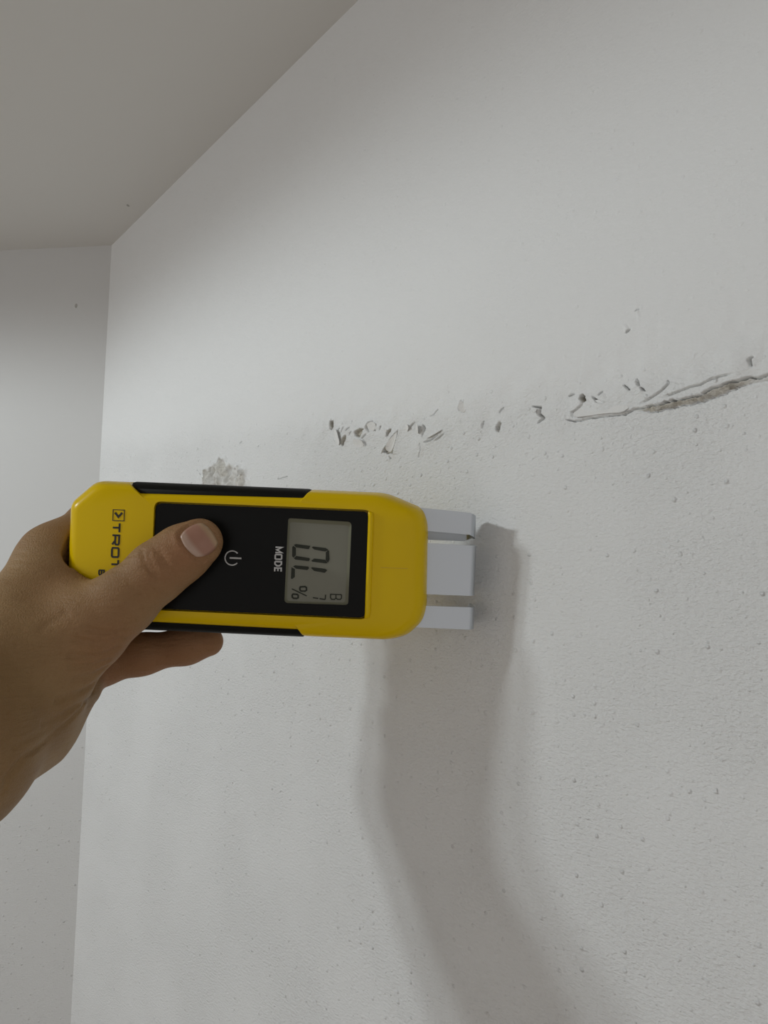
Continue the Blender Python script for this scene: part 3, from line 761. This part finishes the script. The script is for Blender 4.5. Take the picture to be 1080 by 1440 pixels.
def surface_nets(sdf, lo, hi, h, blk=6, margin=0.009):
    n = np.ceil((hi - lo) / (h * blk)).astype(int); N = n * blk + 1
    # coarse test at block centres
    ax = [lo[i] + (np.arange(n[i]) + 0.5) * h * blk for i in range(3)]
    Cc = np.stack(np.meshgrid(*ax, indexing='ij'), -1).reshape(-1, 3)
    dc = sdf(Cc).reshape(n)
    act = np.abs(dc) < h * blk * 0.9 + margin * 0.3
    full = np.repeat(np.repeat(np.repeat(np.sign(dc).astype(np.float32) * 0.05, blk, 0), blk, 1), blk, 2)
    G = np.full(N, 0.05, np.float32); G[:-1, :-1, :-1] = full
    mk = np.zeros(N, bool); am = np.repeat(np.repeat(np.repeat(act, blk, 0), blk, 1), blk, 2)
    mk[:-1, :-1, :-1] |= am; mk[1:, 1:, 1:] |= am; mk[1:, :-1, :-1] |= am; mk[:-1, 1:, :-1] |= am; mk[:-1, :-1, 1:] |= am
    mk[1:, 1:, :-1] |= am; mk[1:, :-1, 1:] |= am; mk[:-1, 1:, 1:] |= am
    I = np.argwhere(mk)
    vals = np.empty(len(I), np.float32)
    for s in range(0, len(I), 400000): vals[s:s + 400000] = sdf(lo + I[s:s + 400000] * h)
    G[mk] = vals
    ins = G < 0
    cnt = np.zeros(np.array(N) - 1, np.int8)
    for dx in (0, 1):
        for dy in (0, 1):
            for dz in (0, 1): cnt += ins[dx:N[0] - 1 + dx, dy:N[1] - 1 + dy, dz:N[2] - 1 + dz]
    cells = np.argwhere((cnt > 0) & (cnt < 8))
    acc = np.zeros((len(cells), 3)); num = np.zeros(len(cells))
    cs = [(a, b, c) for a in (0, 1) for b in (0, 1) for c in (0, 1)]
    for p in cs:
        for axn in range(3):
            if p[axn]: continue
            q = list(p); q[axn] = 1
            g0 = G[cells[:, 0] + p[0], cells[:, 1] + p[1], cells[:, 2] + p[2]]; g1 = G[cells[:, 0] + q[0], cells[:, 1] + q[1], cells[:, 2] + q[2]]
            m = (g0 < 0) != (g1 < 0); t = np.where(m, g0 / np.where(m, g0 - g1, 1), 0)
            pt = np.array(p, float)[None] + np.outer(t, np.eye(3)[axn])
            acc[m] += pt[m]; num[m] += 1
    verts = lo + (cells + acc / num[:, None]) * h
    vid = np.full(np.array(N) - 1, -1, np.int64); vid[tuple(cells.T)] = np.arange(len(cells))
    faces = []
    for axn in range(3):
        o1, o2 = [(1, 2), (2, 0), (0, 1)][axn]
        sl0 = [slice(None)] * 3; sl1 = [slice(None)] * 3
        sl0[axn] = slice(0, -1); sl1[axn] = slice(1, None)
        chg = ins[tuple(sl0)] != ins[tuple(sl1)]
        E_ = np.argwhere(chg); ok = (E_[:, o1] > 0) & (E_[:, o2] > 0) & (E_[:, o1] < N[o1] - 1) & (E_[:, o2] < N[o2] - 1); E_ = E_[ok]
        flip = ~ins[tuple(E_.T)]
        quad = []
        for a, b in ((0, 0), (1, 0), (1, 1), (0, 1)):
            c = E_.copy(); c[:, o1] -= a; c[:, o2] -= b; quad.append(vid[tuple(c.T)])
        q = np.stack(quad, 1); q[flip] = q[flip][:, ::-1]
        faces.append(q[(q >= 0).all(1)])
    return verts, np.concatenate(faces)

joints = [p for g in (THUMB, INDEX, MIDDLE, RING, PINKY, ELBOW) for p, r in g]
lo = np.min(joints, 0) - 0.045; hi = np.max(joints, 0) + 0.035
hv, hf = surface_nets(hand_sdf, lo, hi, 0.00062)
# the forearm carries on beyond the picture as rings of the same skin
p3, r3 = ELBOW[3]; dr = p3 - ELBOW[2][0]; dr /= np.linalg.norm(dr)
sd_ = np.cross(dr, FWD); sd_ /= np.linalg.norm(sd_); dp_ = np.cross(sd_, dr)
NR = 48; tv = []
dirs = np.array([sd_ * math.cos(2 * math.pi * i / NR) + dp_ * math.sin(2 * math.pi * i / NR) for i in range(NR)])
rho = np.full(NR, r3 * 0.5)                                  # the limb's own outline, 2 cm before the blended part ends
for _ in range(60): rho -= hand_raw(p3 - dr * 0.020 + dirs * rho[:, None]) * 0.7
for t, k in ((-0.040, 0.94), (-0.020, 1.0), (0.0, 1.045), (0.05, 1.12), (0.10, 1.17), (0.16, 1.22), (0.21, 1.24), (0.25, 1.20), (0.275, 1.0), (0.285, 0.6), (0.288, 0.05)):
    for i in range(NR): tv.append(p3 + dr * t + dirs[i] * rho[i] * k)
tq = np.array([(a_ * NR + i, a_ * NR + (i + 1) % NR, (a_ + 1) * NR + (i + 1) % NR, (a_ + 1) * NR + i) for a_ in range(10) for i in range(NR)])
v0_, v1_, v2_ = tv[tq[180][0]], tv[tq[180][1]], tv[tq[180][2]]
if np.dot(np.cross(v1_ - v0_, v2_ - v1_), v0_ - (p3 + dr * 0.10)) < 0: tq = tq[:, ::-1]
hf = np.concatenate([hf, tq + len(hv)]); hv = np.concatenate([hv, np.array(tv)])
# relax the flesh a little, keeping the creases
base_loc = W(-75, 1050, 0.213)
me = bpy.data.meshes.new('left_hand')
me.vertices.add(len(hv)); me.vertices.foreach_set('co', (hv - base_loc).astype(np.float32).ravel())
me.loops.add(hf.size); me.loops.foreach_set('vertex_index', hf.astype(np.int32).ravel())
me.polygons.add(len(hf)); me.polygons.foreach_set('loop_start', np.arange(0, hf.size, 4, dtype=np.int32))
me.update(calc_edges=True); me.validate()
# pigment: redder fingertips, knuckles and little finger
def near(P, js, r): return np.exp(-(np.min([np.linalg.norm(P - p, axis=1) for p in js], 0) / r) ** 2)
red = np.clip(0.75 * near(hv, [W(277, 762, 0.236)], 0.011) + 0.45 * near(hv, [W(222, 803, .232)], 0.012)
              + 0.7 * np.exp(-(np.maximum(chain(hv, PINKY[1:], 0.004), 0) / 0.004) ** 2) + 0.5 * near(hv, [W(150, 900, .235)], 0.014)
              + 0.4 * near(hv, [W(100, 845, .25), W(90, 770, .268)], 0.014), 0, 1)
at = me.attributes.new('redness', 'FLOAT', 'POINT'); at.data.foreach_set('value', red.astype(np.float32))
M_SKIN, ns, ls, b = new_mat('skin', (0.30, 0.18, 0.08), 0.55, 0.2)
tc = node(ns, 'ShaderNodeTexCoord'); ob = tc.outputs['Object']
n1 = node(ns, 'ShaderNodeTexNoise', Scale=45.0, Detail=4.0); ls.new(ob, n1.inputs[0])
n2 = node(ns, 'ShaderNodeTexNoise', Scale=420.0, Detail=3.0); ls.new(ob, n2.inputs[0])
ra = node(ns, 'ShaderNodeAttribute', attribute_name='redness')
c = mixcol(ns, ls, maprange(ns, ls, n1.outputs[0], 0.3, 0.7), (0.300, 0.190, 0.090), (0.248, 0.149, 0.068))
c = mixcol(ns, ls, ra.outputs['Fac'], c, (0.31, 0.148, 0.075))
c = mixcol(ns, ls, maprange(ns, ls, n2.outputs[0], 0.55, 0.8, 0.0, 0.35), c, (0.22, 0.12, 0.05))
ls.new(c, b.inputs['Base Color'])
b.inputs['Subsurface Weight'].default_value = 0.12; b.inputs['Subsurface Radius'].default_value = (0.004, 0.0018, 0.001); b.inputs['Subsurface Scale'].default_value = 1.0
vo = node(ns, 'ShaderNodeTexVoronoi', Scale=900.0, feature='DISTANCE_TO_EDGE'); ls.new(ob, vo.inputs[0])
mp = node(ns, 'ShaderNodeMapping'); ls.new(ob, mp.inputs[0]); mp.inputs['Rotation'].default_value = (0, R(38), 0); mp.inputs['Scale'].default_value = (1, 0.6, 4.5)
n3 = node(ns, 'ShaderNodeTexNoise', Scale=150.0, Detail=4.0); ls.new(mp.outputs[0], n3.inputs[0])
hg = math_node(ns, ls, 'ADD', math_node(ns, ls, 'MULTIPLY', n3.outputs[0], 0.8), math_node(ns, ls, 'MULTIPLY', maprange(ns, ls, vo.outputs['Distance'], 0, 0.2), 0.10))
bp = node(ns, 'ShaderNodeBump', Strength=0.65, Distance=0.0010); ls.new(hg, bp.inputs['Height']); ls.new(bp.outputs[0], b.inputs['Normal'])
hand = link('left_hand', me, M_SKIN, smooth=True); hand.location = base_loc
hand['label'] = 'left hand gripping the yellow meter, thumb pressed on its black front panel'
hand['category'] = 'hand'
md = hand.modifiers.new('relax', 'SMOOTH'); md.factor = 0.3; md.iterations = 1
# thumb nail: a curved plate laid on the flesh
gx, gy = 13, 13; nv = []; ncol = []
for i in range(gx):
    for j in range(gy):
        a = -1 + 2 * i / (gx - 1); bb = -1 + 2 * j / (gy - 1)
        # square to rounded plate
        x = a * math.sqrt(max(0, 1 - bb * bb * 0.30)); y = bb * math.sqrt(max(0, 1 - a * a * 0.42))
        nv.append(NC + NA * x * NL + NB * y * NW_ + NN * 0.012)
nv = np.array(nv)
for _ in range(40): nv = nv - NN * np.clip(hand_raw(nv), -0.002, 0.002)[:, None] * 0.8
nv = nv + NN * 0.00012
fs = [(i * gy + j, i * gy + j + 1, (i + 1) * gy + j + 1, (i + 1) * gy + j) for i in range(gx - 1) for j in range(gy - 1)]
M_NAIL, ns, ls, b = new_mat('nail', (0.40, 0.22, 0.16), 0.3, 0.35)
tc = node(ns, 'ShaderNodeTexCoord'); gr = node(ns, 'ShaderNodeSeparateXYZ'); ls.new(tc.outputs['UV'], gr.inputs[0])
lun = maprange(ns, ls, gr.outputs[0], 0.14, 0.34, 1.0, 0.0); tipm = maprange(ns, ls, gr.outputs[0], 0.72, 0.9)
c = mixcol(ns, ls, lun, (0.36, 0.19, 0.135), (0.46, 0.32, 0.25)); c = mixcol(ns, ls, tipm, c, (0.42, 0.28, 0.17)); ls.new(c, b.inputs['Base Color'])
nme = mesh('nail', nv - base_loc, fs)
uv = nme.uv_layers.new(name='UVMap')
for lp in nme.loops: uv.data[lp.index].uv = ((lp.vertex_index // gy) / (gx - 1), (lp.vertex_index % gy) / (gy - 1))
nail = link('thumb_nail', nme, M_NAIL, hand, True)
md = nail.modifiers.new('thick', 'SOLIDIFY'); md.thickness = 0.0004; md.offset = -1
if nme.polygons[0].normal.dot(Vector(NN)) < 0: nme.flip_normals()
nail['label'] = 'thumb nail, pinkish with a paler root'
